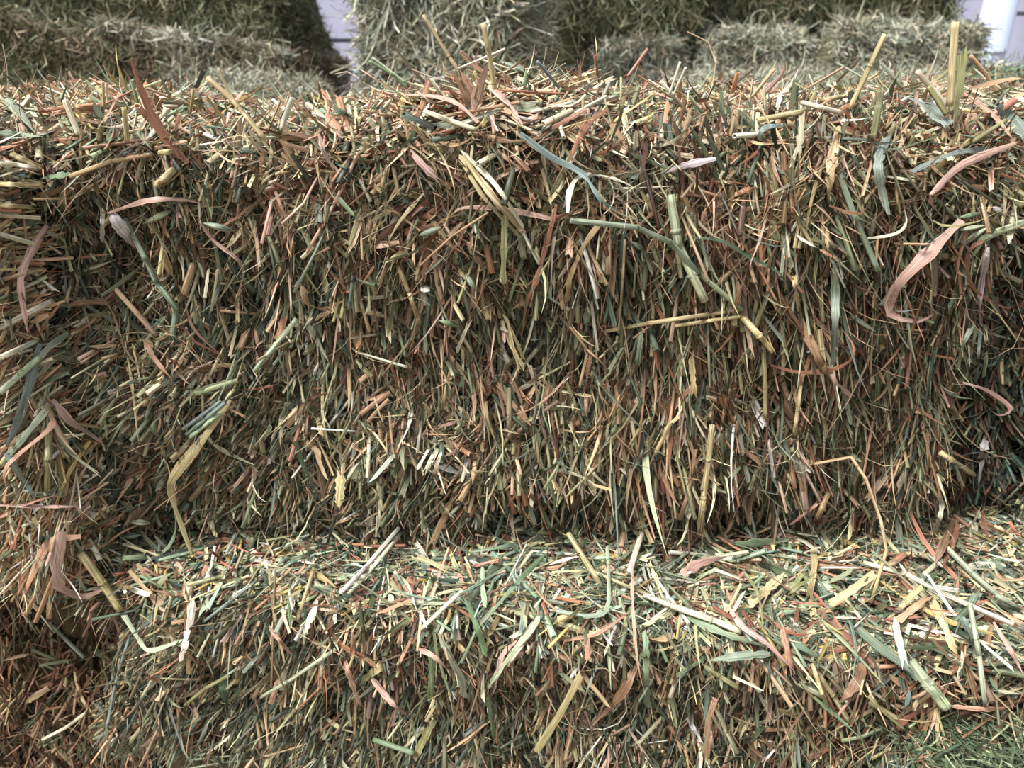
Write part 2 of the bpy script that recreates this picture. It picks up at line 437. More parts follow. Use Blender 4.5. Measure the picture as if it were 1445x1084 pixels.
KW = dict(pal2='brown', p2=P2)
mp += scatter(main_b, 'front', 2400, 8, r, 'main', 0, 20, 15, FT, (0.025, 0.08), field=up_f, depth=(.032, .014), mix=.4, **KW)
mp += scatter(main_b, 'front', 3500, 8, r, 'main', 0, 18, 15, FT, (0.02, 0.075), field=up_f, depth=(.018, .004), mix=.35, Wr=1.1, crel=.0065, loosep=.10, **KW)
mp += scatter(main_b, 'front', 900, 6, r, 'main', 0, 24, 18, FT, (0.02, 0.06), field=up_f, depth=(.004, -.004), mix=.4, Wr=1.3, **KW)
mp += scatter(main_b, 'front', 900, 4, r, 'tan', 0, 50, 8, {'strip': 3, 'leaf': 5, 'hair': 6}, (0.025, 0.06), depth=(.003, -.007), mix=.6, crel=.002)
mp += scatter(main_b, 'front', 420, 4, r, 'tan', 0, 85, 2, {'leaf': 3, 'hair': 3, 'strip': 1}, (0.03, 0.07), depth=(.003, -.008), lo=(0, .80), mix=.6)
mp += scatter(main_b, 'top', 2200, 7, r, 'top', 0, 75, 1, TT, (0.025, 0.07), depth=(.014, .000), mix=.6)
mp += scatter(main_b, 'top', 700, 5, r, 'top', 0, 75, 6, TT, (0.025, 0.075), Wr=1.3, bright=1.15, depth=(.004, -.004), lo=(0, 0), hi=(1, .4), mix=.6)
BALES['main'] = make_bale('large upper bale of oat hay facing the camera across most of the photo', main_b, mp, CORE, 0.034, HAY)

# left bale
left_b = Bale((0.60, 0.45, ZT + .005), (-0.402 - .30, 0.225 - .045, Z0 - .005), rad=0.055, lump=0.014, seed=5, bumps=[bump(40,780,.06,.02,-.03)])
lf = make_field(left_ctrl, -0.03)
lp = []
lp += scatter(left_b, 'front', 2200, 8, r, 'tan', 0, 20, 15, FT, (0.025, 0.075), field=lf, bright=1.35, depth=(.028, .000), lo=(.5, 0), mix=.5)  # both front layers coloured brighter, standing in for light from the left
lp += scatter(left_b, 'front', 800, 5, r, 'top', 0, 20, 15, FT, (0.03, 0.08), field=lf, bright=1.35, depth=(.006, -.004), lo=(.5, 0), mix=.5)
lp += scatter(left_b, 'top', 1200, 7, r, 'top', 0, 60, 5, TT, (0.03, 0.07), depth=(.014, -.002), lo=(.35, 0), mix=.6)
lp += scatter(left_b, 'right', 300, 6, r, 'main', 0, 40, 10, FT, (0.02, 0.05), lo=(0, 0), hi=(.35, 1))
BALES['left'] = make_bale('pale upper bale at the left edge, front coloured brighter as if lit, its straws pointing left', left_b, lp, CORE, 0.034, HAY)

# right bale: cut ends toward the viewer
right_b = Bale((0.60, 0.45, ZT), (0.455 + .30, 0.225 + .045, Z0), rad=0.035, lump=0.012, seed=8)
rp = []
rp += scatter(right_b, 'front', 2000, 7, r, 'green', 0, 30, 40, {'stem': 40, 'strip': 16, 'leaf': 12, 'chip': 20, 'hair': 6, 'spike': 6}, (0.014, 0.045), depth=(.026, .002), bright=.8, pal2='brown', p2=lambda W: .35 + 0 * W[:, 0], hi=(.85, 1))
rp += scatter(right_b, 'top', 1000, 6, r, 'top', 0, 70, 5, TT, (0.03, 0.06), depth=(.012, -.002))
rp += scatter(right_b, 'left', 300, 6, r, 'brown', 0, 30, 10, FT, (0.02, 0.05), hi=(.35, 1))
BALES['right'] = make_bale('dark green upper bale at the right edge showing hollow cut stalk ends', right_b, rp, CORE, 0.034, HAY)

# lower bale (ledge)
low_b = Bale((1.12, 0.45, Z0), (0.139, 0.0995, 0), rz=math.radians(-7), rad=0.038, lump=0.016, seed=12, bumps=[bump(1150,880,(.15,.1,.05),.006,-.13), bump(130,920,(.06,.08,.05),-.055,-.06), bump(560,1000,(.12,.1,.05),-.022,-.1), bump(950,1010,(.14,.1,.045),-.025,-.13), bump(300,960,(.08,.1,.03),-.018,-.08)])
low_f = make_field(low_ctrl, -0.13)
bp_ = []
bp_ += scatter(low_b, 'front', 3400, 8, r, 'main', 0, 20, 15, FT, (0.02, 0.07), bright=.88, pal2='brown', p2=P2,  field=low_f, depth=(.03, .000), lo=(0, .45))
bp_ += scatter(low_b, 'front', 330, 4, r, 'tan', 0, 60, 12, {'strip': 3, 'leaf': 5, 'hair': 3, 'stem': 2}, (0.025, 0.07), Wr=1.25, depth=(.004, -.004), lo=(0, .70), mix=.6)
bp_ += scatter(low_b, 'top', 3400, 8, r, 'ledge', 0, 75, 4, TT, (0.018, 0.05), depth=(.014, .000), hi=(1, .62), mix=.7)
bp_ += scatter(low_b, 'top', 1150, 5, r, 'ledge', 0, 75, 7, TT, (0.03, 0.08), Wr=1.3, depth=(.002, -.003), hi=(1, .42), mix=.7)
BALES['low'] = make_bale('lower bale whose strewn top ledge sticks out under the large upper bale', low_b, bp_, CORE, 0.034, HAY)

# lower left bale, set back in the shade
ll_b = Bale((0.5, 0.42, Z0 - .01), (-0.435 - .25, 0.225, 0), rad=0.04, lump=0.014, seed=15, bumps=[bump(50,915,(.12,.1,.055),-.11,.0)])
llp = scatter(ll_b, 'front', 900, 6, r, 'brown', 0, 30, 15, FT, (0.025, 0.06), lo=(.4, 0), depth=(.02, 0))
llp += scatter(ll_b, 'right', 300, 6, r, 'brown', 0, 30, 15, FT, (0.025, 0.06), hi=(.4, 1), depth=(.02, 0))
BALES['lowleft'] = make_bale('lower bale in deep shade in the bottom left corner', ll_b, llp, CORE, 0.034, HAY)

# lower right bale of fresh green hay
lr_b = Bale((0.5, 0.26, Z0 - .07), (0.325 + .25, -0.235, 0), rad=0.05, lump=0.014, seed=18, rz=math.radians(-4))
lrp = scatter(lr_b, 'top', 1300, 7, r, 'fresh', 0, 80, 15, {'hair': 20, 'leaf': 18, 'strip': 12, 'spike': 6, 'stem': 4}, (0.012, 0.04), Wr=.7, hi=(.5, 1), depth=(.014, -.004))
lrp += scatter(lr_b, 'front', 500, 7, r, 'fresh', 0, 60, 15, {'hair': 20, 'leaf': 18, 'strip': 12, 'spike': 6, 'stem': 4}, (0.012, 0.04), Wr=.7, hi=(.5, 1), lo=(0, .6), depth=(.014, -.004))
lrp += scatter(lr_b, 'left', 300, 7, r, 'green', 0, 60, 15, {'hair': 20, 'leaf': 18, 'strip': 12, 'stem': 4}, (0.012, 0.04), Wr=.8, lo=(0, .5), depth=(.014, -.002))
make_bale('fresh green bale with fine curly leaves in the bottom right corner', lr_b, lrp, CORE, 0.034, HAY)

# ================================================================ single stalks and leaves that stand out
HC = {'straw': (206,184,124), 'cream': (232,222,186), 'pink': (212,164,146), 'rust': (168,106,78), 'tan': (200,160,116), 'sage': (150,164,138),
      'teal': (124,144,138), 'green': (128,156,112), 'dark': (82,104,74), 'lilac': (214,200,200), 'yellow': (220,196,134), 'olive': (150,146,92),
      'white': (232,226,204), 'salmon': (208,150,120), 'brown': (158,116,84), 'pale': (186,196,160), 'grey': (136,150,140)}
# kind(s stem, r strip, l leaf, o oat spikelet; ^ stands up at its last point)  width px  colour  points  # label
HERO = '''
r 7 yellow 649,219 690,268 739,328 # split yellow stalk with a wide fanned end, near the top middle of the bale face
r 6 straw 656,224 694,278 741,330
r 6 cream 652,214 700,262 737,318
r 6 yellow 650,226 684,280 732,332
s 5 cream 737,326 750,352 761,373
l 7 pink 785,311 749,302 708,295 656,293 635,304 # arched pink leaf lying crosswise above the middle of the bale face
l 7 rust 785,288 773,338 756,397 742,435 735,487 # reddish brown leaf hanging straight down the middle of the bale face
s 3.5 tan 689,300 638,333 587,380 # thin brown stalk slanting down to the left in the upper middle of the face
s 7 straw 562,376 578,415 592,456
s 9 sage 805,311 898,321 946,342 985,385 1047,437 # long grey green stalk running right and bending down beside the thick green stem
s 14 pale 946,275 957,345 995,425 # thick pale green stem with a knee, right of the middle of the face
s 7 straw 853,468 915,456 1000,444 1048,436 # long yellow straw lying nearly level across the right middle of the face
s 6 straw 945,461 1000,453 1050,446
s 10 yellow 1045,444 1077,480 1090,496 # short bright yellow kinked straw at the end of the level straw
s 7 straw 1077,487 1080,549 1080,590
l 7 cream 801,300 804,269 822,247 867,252 912,274 # cream ribbon bent like a hook in the upper middle right of the face
l 10 teal 734,188 777,221 822,245 846,280 870,297 # blue green blade slanting down from the top edge, upper middle
r 7 tan 853,307 825,345 804,394 801,425
s 4 tan 882,338 879,394 873,470
r 9 pink 578,212 596,232 618,254 # short broad pink strip slanting just below the top edge
r 10 olive 712,304 711,356 709,408
r 5 yellow 708,449 718,480 739,518 # tuft of short yellow splinters in the centre of the face
r 4 straw 712,446 728,480 738,505
r 4 cream 703,462 720,470 735,490
r 4 yellow 716,452 724,490 733,522
r 12 white 600,405 600,418 600,434 # small white broken straw stub left of the centre of the face
l 11 lilac 1010,224 964,234 938,245 # pale lilac husk just under the top edge, right of the middle
o 10 sage 623,321 590,333
o 9 sage 657,387 671,409
o 8 green 619,452 652,462
o 8 sage 891,341 911,355
s 4 tan 804,461 829,494 856,518
s 4 cream 502,496 540,508 574,518 # thin cream straw lying across the face, left of the centre
s 5 tan 829,498 818,546
l 10 pink 1433,202 1360,231 1326,262 1312,281 1326,304 # long pink leaf curving down under the top right corner
r 7 grey 1281,245 1343,217 1395,210
l 17 pink 1357,311 1329,338 1291,376 1263,408 1255,442 1294,454 1319,442 # pink leaf with a broad top and a hooked end, right part of the face
l 13 tan 1184,178 1172,240 1170,285 # broad tan leaf hanging over the top edge on the right
l 5 rust 1170,290 1198,300 1218,299 1215,278
s 9 sage 1184,245 1208,311 1239,382 # dark sage stem slanting down to the right below the hanging tan leaf
l 7 dark 966,337 1014,338 1059,363 1097,383 1106,397 1101,416 # dark green blade arching away to the right of the thick stem
r 12 grey 1248,200 1239,235 1250,293
r 5 white 1127,335 1156,352
l 5 rust 1156,352 1192,371
r 12 brown 1134,465 1153,501 1166,532
s 9 straw 1156,466 1163,522
r 7 pink 1165,515 1180,540 1203,560
l 6 rust 1087,515 1125,525 1170,523 1201,508 1204,487 1187,463 # rust coloured leaf curled like a hook in the right middle of the face
r 10 sage 1177,373 1179,430 1177,511
l 4 cream 1215,338 1263,330 1279,314 1275,292
s 12 pale 1445,314 1400,330 1372,347 # thick pale sage stem entering from the right edge
l 9 lilac 1395,349 1384,408 1383,460
l 6 rust 1409,331 1371,349 1365,380 1377,411 1419,435 1434,428 # rust coloured leaf bent like a ring near the right edge
o 8 pale 1392,322 1362,340
o 7 pale 1390,318 1352,325
o 7 sage 1390,326 1345,352
o 8 green 1384,300 1352,308
o 7 pale 1392,330 1372,362
o 8 lilac 1401,292 1414,300
r 5 pale 1378,462 1370,500 1362,535
r 4 teal 1384,462 1380,510 1376,540
r 4 pale 1390,458 1392,500 1388,532
r 5 sage 1374,455 1358,490 1352,520
o 8 sage 1201,446 1236,468
s 4 tan 1262,344 1312,345
s 5 tan 1149,655 1180,649 1201,645 1222,676 1243,735 1251,777 1229,851 # long tan straw arching off the face down onto the ledge on the right
s 9 pale 1336,773 1374,811 1410,842 1436,858 # pale green jointed stalk on the right end of the ledge
s 8 cream 1218,794 1281,811 1329,837 1445,888 # long cream straw lying along the ledge toward the right edge
l 12 brown 1345,735 1330,770 1319,798
l 10 rust 1352,740 1340,775 1330,800
r 6 cream 1322,694 1329,715 1320,749
l 13 green 1038,768 1083,765 1125,758 # green leaf lying flat where the ledge meets the big bale, right of the middle
r 8 straw 1147,773 1149,798 1142,843 # upright straw strip on the ledge right of the middle
l 15 pink 962,811 990,794 1028,785 # pale pink leaf lying on the ledge right of the middle
s 9 straw 1005,600 1000,649 993,701 986,756 # yellow jointed stalk running straight down the lower face right of the middle
s 6 straw 1130,545 1121,614
r 6 salmon 1157,708 1120,737
s 8 tan 1170,694 1153,732
l 5 teal 1402,638 1370,640 1343,649
s 9 straw 1326,638 1374,670 # straw sticking out at the right seam, half way down
l 12 lilac 1391,621 1386,650 1381,683
l 6 pink 1359,540 1395,552 1426,576 1408,586 1385,565
r 12 yellow 1166,856 1194,838 1222,818 # yellow straw strip slanting on the right part of the ledge
r 14 yellow 1049,856 1075,838 1101,815 # wide yellow straw slab on the ledge, left of the other yellow strips
r 12 olive 1111,836 1140,811
s 10 cream 945,854 1014,878 1045,892
l 9 pink 1028,857 1049,885 1083,909 1123,949
l 11 green 969,871 1025,895 1083,913 # fresh green leaf lying along the front of the ledge, right of the middle
l 12 sage 1087,923 1042,926 997,933
s 8 olive 995,940 1018,956 1042,971
s 7 straw 1146,937 1160,978 1173,1008 # left straw of a narrow pair crossing on the lower bale front
s 8 straw 1150,945 1175,980 1198,1018 # right straw of a narrow pair crossing on the lower bale front
l 6 green 1149,984 1180,1010 1211,1039
r 9 salmon 1104,888 1112,920 1118,947
s 18 pale 1284,933 1310,966 1336,999 # thickest pale green stem, on the lower right bale front
r 10 cream 1263,878 1276,935
r 11 yellow 1312,843 1329,875 1346,916 # bent yellow straw on the right end of the ledge
s 8 pale 1369,854 1381,923 1391,996 # pale cream stalk hanging down at the right end of the ledge
l 6 pink 1402,878 1429,923 1445,954
l 7 salmon 1343,997 1395,1001 1440,996 # salmon leaf lying level at the edge of the fresh green hay
l 17 brown 1218,937 1208,965 1184,992
l 12 teal 1357,871 1371,899 1374,930
r 10 yellow 1268,861 1294,833
r 10 tan 1277,868 1312,840
l 7 teal 1284,975 1274,1016
s 5 olive 1225,982 1250,1008 1277,1030
l 7 lilac 969,1013 993,1051
r 9 salmon 1011,978 1000,1020 997,1065
l 4 olive 1049,805 1070,840 1078,899
r 8 green 660,850 674,888 686,925 # green folded strip on the front edge of the lower bale, middle of the photo
r 9 pale 764,868 722,923 689,968 # pale green strip slanting down to the left below the ledge
l 8 pink 736,900 710,923 701,958 691,987 # pink ribbon crossing the pale green strip below the ledge
r 7 green 688,985 698,1039
r 10 straw 819,954 791,1006 757,1061 # straw slanting down to the left at the bottom middle of the photo
l 16 brown 899,937 871,985 833,1027 # rosy brown broad blade near the bottom, right of the slanting straw
l 5 pink 892,795 893,854 900,937 913,989 # long thin pink leaf hanging from the ledge over the lower bale
r 9 green 911,899 912,945 913,992
r 6 pale 857,771 859,820 856,860 830,869 778,861 # pale strip bent in an L on the middle of the ledge
s 9 cream 906,750 888,809 # short thick cream straw leaning at the back of the ledge
s 9 straw 802,753 850,830 # straw leaning from the dark hollow down onto the ledge
s 8 green 527,1044 584,1063
s 7 cream 653,833 594,888
s 7 white 563,745 515,802 480,837 # left pale stalk of a pair at the left end of the ledge
s 6 cream 566,752 522,806 492,838
r 11 olive 610,1020 587,1065
r 9 green 610,906 608,989
l 7 green 771,781 729,823 674,888
r 8 salmon 487,937 506,992
l 7 pink 591,916 611,926 636,949
r 11 straw 546,933 511,961
r 10 pale 622,902 650,958 655,985
l 8 pink 525,958 553,992 584,1016
s 8 cream 909,840 980,868
l 5 salmon 797,905 850,890 907,849
l 19 pink 87,750 79,800 88,830 118,842 140,834 170,819 # wide pale pink ribbon looped at the lower left
s 12 straw 114,781 145,823 170,861 # thick yellow straw coming out of the looped pink ribbon
r 6 pale 170,861 194,899 211,918 256,904
l 11 salmon 114,757 69,767 42,819 28,854 # salmon leaf arching down at the left edge, beside the pink loop
s 6 pale 69,878 119,928 # pale green straw in front of the dark hollow at the lower left
s 4 grey 185,892 166,951 152,1020 142,1084 # long thin grey green stalk running to the bottom edge, lower left
s 6 pale 474,916 408,961 368,984 # pale green jointed straw on the lower bale, left of the middle
r 8 tan 73,968 35,992
s 5 cream 121,1006 93,1027 60,1044
r 9 white 273,850 265,895 254,933 # white broken straw hanging left on the lower bale
l 12 straw 325,564 284,623 246,671 242,699 263,761 273,793 # long twisted tan leaf bent in the lower left of the big bale face
r 9 white 445,857 426,902
r 5 salmon 381,888 408,920
l 15 dark 315,950 318,980 322,1010
s 6 olive 322,954 291,971 260,996
s 6 straw 443,802 420,875
s 5 grey 363,819 287,878
l 13 teal 57,485 35,564 21,606 0,647 # wide blue green blade at the left edge, half way down
r 9 pale 66,578 16,637
l 10 pink 74,564 100,595 128,613 150,630 # pink leaf pointing down to the right, near the left edge
l 7 salmon 73,585 69,606 10,657 9,692
l 8 grey 7,640 28,671 52,706
s 7 teal 318,568 263,613 # blue green cut stems lying side by side in the left part of the face
s 7 pale 322,574 268,617
s 6 teal 312,566 258,606
l 10 brown 207,478 215,502 242,535
s 8 pale 419,450 360,523 # pale green straw slanting down to the left, upper left of the centre
l 8 green 415,623 429,658 467,737
r 12 yellow 481,668 479,710 # short bright yellow husk in the lower part of the face, left of the centre
o 9 pale 183,736 213,738
o 9 sage 173,758 201,754
l 6 salmon 0,730 35,713 100,692
l 5 pink 0,713 69,715 128,715
s 10 olive 69,606 67,692
s 10 pale 0,554 55,505
s 9 cream 0,505 52,481
s 10 cream 0,463 73,425
s 8 straw 0,290 45,292
s 9 straw 0,260 60,262
s 8 cream 0,228 52,238
s 10 straw 17,218 59,238
l 14 sage 10,140 52,190
l 10 sage 0,188 59,193
s 8 cream 0,330 50,345
s 7 tan 0,395 60,380
l 8 sage 96,470 60,500 40,550
^l 15 rust 266,230 242,207 218,169 201,131 184,83 # tall rust red leaf standing above the top edge on the left
s 7 tan 215,218 156,228 99,249
l 8 green 100,245 57,252
^s 8 yellow 374,197 349,166 329,142 292,109 # yellow forked straw standing on the top edge, left of the middle
^s 4 yellow 335,148 325,135 308,96
^s 8 white 398,182 401,169 413,138 # short white straw upright on the top edge, right of the forked straw
^s 4 yellow 147,150 145,115
^s 4 yellow 152,150 150,117
^s 7 straw 180,200 175,152
^s 9 cream 111,190 92,141
l 7 pink 152,301 208,283 256,282 287,288 # pinkish stalk lying crosswise in the upper left of the face
l 17 lilac 158,302 173,325 192,352 # pale lilac sheath around a stalk in the upper left of the face
s 9 sage 176,308 204,363 221,398 249,436 243,480 # long sage stalk running down from the lilac sheath
s 8 tan 163,408 194,443 221,475
l 10 pink 66,318 45,353 29,394 35,446 40,475 # pink ribbon hanging down near the left edge, upper half
l 11 tan 426,404 436,429 460,436 488,422 # twisted pale tan leaf in the upper left of the centre
l 7 pink 450,188 460,221 491,256
l 6 pink 280,308 301,339 339,370 342,394 329,434 # thin pink ribbon with a zigzag, upper left of the face
r 6 white 145,297 144,340
r 4 cream 294,380 289,420
r 4 cream 308,377 298,439
s 12 tan 273,373 260,415
s 12 straw 220,262 245,240
s 9 yellow 225,216 246,214
o 9 pale 204,315 242,297
o 10 sage 287,315 332,326
^s 6 tan 660,120 637,85 597,21 # tall tan straw leaning left above the middle of the top edge
^s 8 yellow 699,130 689,69 682,33 # tall yellow straw standing upright above the middle of the top edge
^l 15 tan 662,145 658,138 637,97
^l 13 salmon 672,140 660,118 650,100
^l 16 pink 668,155 678,120 689,88 # broad pinkish cream leaf standing at the peak of the top edge
l 8 pink 675,173 644,145 606,135 547,131 502,114 474,133 # pink ribbon arching left from the peak of the top edge
^s 5 green 575,125 557,107 521,86
^s 4 pale 573,117 525,81
^o 10 sage 740,101 704,87 # plump sage oat spikelet above the top edge, right of the peak
^o 7 green 742,122 742,98
^s 5 grey 799,135 758,86 # grey green straw leaning left above the top edge, right of the oat spikelet
l 8 pink 689,121 720,149 741,183
l 10 rust 858,154 831,173 813,204 806,228 # rusty leaf arched over the top edge, right of the middle
^s 5 salmon 886,108 914,69
r 6 salmon 824,156 775,183
s 8 cream 599,157 671,183
r 9 grey 564,159 620,183
l 9 dark 471,150 495,166
l 8 dark 523,148 547,157
^l 4 rust 684,106 670,87 677,66
^s 4 cream 647,97 713,69
^s 8 yellow 1199,154 1229,90 1249,48 # tall yellow straw leaning right above the right part of the top edge
^s 11 yellow 1340,150 1343,104 1348,31 # tallest thick yellow stalk standing at the top right
^r 15 olive 1344,165 1353,114 1357,69 # wide yellow green stalk right beside the tallest yellow stalk
^s 8 cream 1343,160 1326,138 1294,100 # cream straw leaning left from the foot of the tallest stalk
^s 8 olive 1336,162 1310,122
^s 6 tan 1410,135 1391,104 1369,78 # tan straw leaning left, farthest right along the top edge
l 22 grey 1340,176 1305,147 1260,131 # broad blue grey leaf lying on the top edge at the right
^s 10 olive 1232,196 1240,150 1243,126 # olive green stub of a stalk upright on the right top edge
^r 9 cream 1125,221 1130,190 1132,159 # cream straw strip hanging over the right top edge
^s 5 yellow 1061,137 1094,97
^l 7 pink 1070,140 1083,126 1104,104 1106,83
s 9 straw 1068,170 1135,157
s 8 cream 1132,145 1187,159
s 7 straw 1160,142 1222,130
l 8 teal 1070,197 1080,180 1118,176
l 7 salmon 1360,130 1405,166 1433,201
l 15 grey 1408,149 1445,187 1480,220
^l 6 salmon 1366,126 1422,112 1450,112
^s 4 white 945,133 960,87
^s 4 white 950,135 968,95
s 7 olive 1360,208 1419,170
r 8 straw 975,500 980,560
r 7 straw 1120,390 1128,440
r 8 sage 905,470 899,515
r 6 cream 645,495 662,455
s 7 straw 925,640 945,598
r 5 cream 612,640 600,665
r 5 white 606,632 590,660
r 5 cream 622,640 612,668
r 5 cream 618,634 604,664
'''
bpy.context.view_layer.update()
DG = bpy.context.evaluated_depsgraph_get()
RH = np.random.default_rng(99)
def zhit(px, py):
    d = ray(px, py)
    ok, loc, nor, idx, ob, mt = SCN.ray_cast(DG, Vector(CAM), Vector(d), distance=3.0)
    if not ok or loc.y > .47: return None
    return float(np.dot(np.array(loc) - CAM, FWD))
def crom(P, n):
    P = np.array(P, float); Q = np.vstack([2 * P[0] - P[1], P, 2 * P[-1] - P[-2]]); out = []
    seg = len(P) - 1
    for t in np.linspace(0, seg, n):
        i = min(int(t), seg - 1); u = t - i
        a, b, c, d = Q[i], Q[i + 1], Q[i + 2], Q[i + 3]
        out.append(.5 * ((2 * b) + (c - a) * u + (2 * a - 5 * b + 4 * c - d) * u * u + (3 * b - a - 3 * c + d) * u ** 3))
    return np.array(out)
def lerp_poly(P, n):
    P = np.array(P, float); L = np.r_[0, np.cumsum(np.linalg.norm(np.diff(P, axis=0), axis=1))]
    t = np.linspace(0, L[-1], n); t = np.unique(np.r_[t, L[1:-1] - .8, L[1:-1] + .8]) if len(P) > 2 else t
    return np.stack([np.interp(t, L, P[:, 0]), np.interp(t, L, P[:, 1])], 1)
NAMES = {'s': 'stalk', 'r': 'split_straw', 'l': 'leaf_blade', 'o': 'oat_spikelet'}
CATS = {'s': 'straw', 'r': 'straw', 'l': 'dry leaf', 'o': 'oat spikelet'}
for line in HERO.strip().splitlines():
    body, _, label = line.partition(' # ')
    tk = body.split(); up = tk[0][0] == '^'; k = tk[0][-1]; wpx = float(tk[1]); c = warm(srgb(*HC[tk[2]]))
    pts = [tuple(map(float, q.split(','))) for q in tk[3:]]
    n = 6 if k == 'o' else 13
    S = crom(pts, n) if (k in 'lo' and len(pts) > 2) else lerp_poly(pts, n)
    if k == 'r' and len(pts) > 2: S = crom(pts, n)
    n = len(S)
    zs = [zhit(*p) for p in S]
    good = [i for i, z in enumerate(zs) if z is not None]
    if not good: zs = [.75] * n; good = list(range(n))
    zz = np.interp(np.arange(n), good, [zs[i] for i in good])
    if up:
        b0 = zz[0] - .004
        d0 = ray(*S[0]); P0 = CAM + d0 * (b0 / np.dot(d0, FWD))
        lean = RH.uniform(-.012, .012); P = []
        for i, p in enumerate(S):
            d = ray(*p); Y = P0[1] + lean * i / n; P.append(CAM + d * ((Y - CAM[1]) / d[1]))
        P = np.array(P)
    else:
        mn = np.array([zz[max(0, i - 1):i + 2].min() for i in range(n)])
        for _ in range(3): mn = np.convolve(np.r_[mn[0], mn, mn[-1]], [.25, .5, .25], 'valid')
        # a stiff stalk bridges hollows
        lin = np.interp(np.arange(n), [0, n - 1], [mn[0], mn[-1]])
        mn = np.minimum(mn, lin) if k != 'l' else mn
        t = np.linspace(0, 1, n)
        zc = mn - .0032 - .003 * np.sin(np.pi * t)
        P = np.array([CAM + ray(*p) * (z / np.dot(ray(*p), FWD)) for p, z in zip(S, zc)])
    zc0 = np.dot(P.mean(0) - CAM, FWD)
    wm = wpx * zc0 / FPX
    L = float(np.linalg.norm(np.diff(P, axis=0), axis=1).sum())
    g = c.mean(); cc = np.clip(g + (c - g) * .80, .01, .95) * .53
    c2 = np.clip(cc * RH.uniform(.85, 1.15, 3).mean() * (1 + RH.normal(0, .06, 3)), .01, .95)
    # face the width of ribbons toward the open side
    nv = nrm(CAM - P.mean(0)); nv = nrm(nv + np.array([0, 0, .35]))
    kind = {'s': 'hstem', 'r': 'strip', 'l': 'blade', 'o': 'spike'}[k]
    Pn = P[None]; nr = nv[None]; arr = lambda v: np.array([v], float)
    if k == 'l' and not up and pts[0][0] < 0: Pn = Pn[:, ::-1]
    parts = []
    if k == 's':
        parts.append(ribbon('hstem', Pn, nr, arr(L), arr(wm * .92), cc[None], RH, arr(0), arr(0), tip=c2[None]))
        # joints on longer stalks
        if L > .045:
            for tn in ([.35, .8] if L > .09 else [.55]):
                i = int(tn * (n - 1)); T = nrm(P[min(i + 1, n - 1)] - P[i - 1])
                q = P[i][None] + T[None] * (np.linspace(-1, 1, 7)[:, None] * wm * .45)
                V, F, C_, Q_ = ribbon('spike', np.stack([q[j] for j in (0, 1, 2, 3, 5, 6)])[None], nr, arr(.01), arr(wm * 1.22), (cc * .8)[None], RH, arr(0), arr(0))
                parts.append((V, F, C_, Q_))
    elif k == 'r':
        parts.append(ribbon('strip', Pn, nr, arr(L), arr(wm), cc[None], RH, arr(RH.normal(0, .25)), arr(RH.normal(0, .3)), tip=c2[None]))
    elif k == 'l':
        parts.append(ribbon('blade', Pn, nr, arr(L), arr(wm * 1.1), cc[None], RH, arr(RH.normal(0, .25)), arr(RH.normal(0, .9)), tip=c2[None]))
        m = np.linspace(0, 1, n)
    else:
        parts.append(ribbon('spike', Pn, nr, arr(L), arr(wm), cc[None], RH, arr(0), arr(0), tip=(cc * 1.1)[None]))
    V, F, C_, Q_ = merge(parts)
    ctr = V.mean(0)
    if label:
        o = mesh_from({'s': 'loose_stalk', 'r': 'loose_split_straw', 'l': 'loose_leaf_blade', 'o': 'loose_oat_spikelet'}[k], V - P[0], F, C_, Q_, HAY)
        o.location = P[0]; tag(o, label, CATS[k])
    else:
        if ctr[2] > .42:
            root = BALES['main'] if -.42 < ctr[0] < .44 else (BALES['left'] if ctr[0] < 0 else BALES['right'])
        else: root = BALES['low'] if ctr[0] > -.40 else BALES['lowleft']
        o = mesh_from(NAMES[k], V, F, C_, Q_, HAY, root); o.location = -root.location
# ================================================================ background bales
BT = {'bg': 60, 'strip': 10, 'hair': 10}
def bg_bale(label, size, loc, rz, pal, faces, n, seed, Lr=(0.02, 0.055), Wr=1.0, bright=1.0, rad=.04, ry=0, rx=0, pals=None, lump=.014, bumps=(), tilt=14, extra=()):
    b = Bale(size, loc, rz=rz, rad=rad, lump=lump, seed=seed, ry=ry, rx=rx, bumps=bumps)
    rr = np.random.default_rng(seed); ps = []; bright = bright * 2.0
    for f, k in faces.items():
        pl = (pals or {}).get(f, pal)
        ps += scatter(b, f, int(n * k), 6, rr, pl, 0, 70 if f != 'top' else 80, tilt, BT, Lr, Wr, depth=(.014, -.003), bright=bright, clump_r=.02, mix=.5)
    for (f, k, pl, lo_, hi_, Lx) in extra:
        ps += scatter(b, f, k, 6, rr, pl, 0, 50, 12, {'bg': 4, 'hair': 3, 'strip': 2}, Lx, 1.5, lo=lo_, hi=hi_, depth=(.004, -.012), bright=bright * .85, mix=.6, clump_r=.03)
    return make_bale(label, b, ps, COREBG, 0.016, HAYBG, res=.03)
R_ = math.radians
# left stack: front right corner about 2 m from the lens
bg_bale('grey green bale at the far left of the stack in the background', (.59, .34, .54), (-1.275, 1.47, .405), 0, 'bgleft', {'front': 1, 'top': .5, 'right': .3}, 1700, 31, ry=R_(14), rad=.05, extra=[('front', 80, 'bgbrown', (.4, .9), (1, 1), (.03, .06))])
bg_bale('brownish bale low in the left background stack with wisps over its front', (.50, .74, .45), (-.795, 1.70, .42), 0, 'bgbrown', {'front': 1, 'top': .3, 'right': 1}, 1600, 32, ry=R_(8), rx=R_(-4), rad=.06, pals={'top': 'bgmid'}, extra=[('front', 80, 'bgmid', (0, .93), (1, 1), (.03, .06)), ('front', 40, 'bgmid', (.38, .6), (.55, 1), (.05, .10))])
bg_bale('olive green bale on top of the left background stack', (.90, .72, .44), (-.998, 1.775, .795), 0, 'bgleft', {'front': 1.6, 'right': 1}, 1600, 33, rx=R_(-5), rad=.05, bumps=[(-.55, 2.1, 1.2, .28, -.20)])
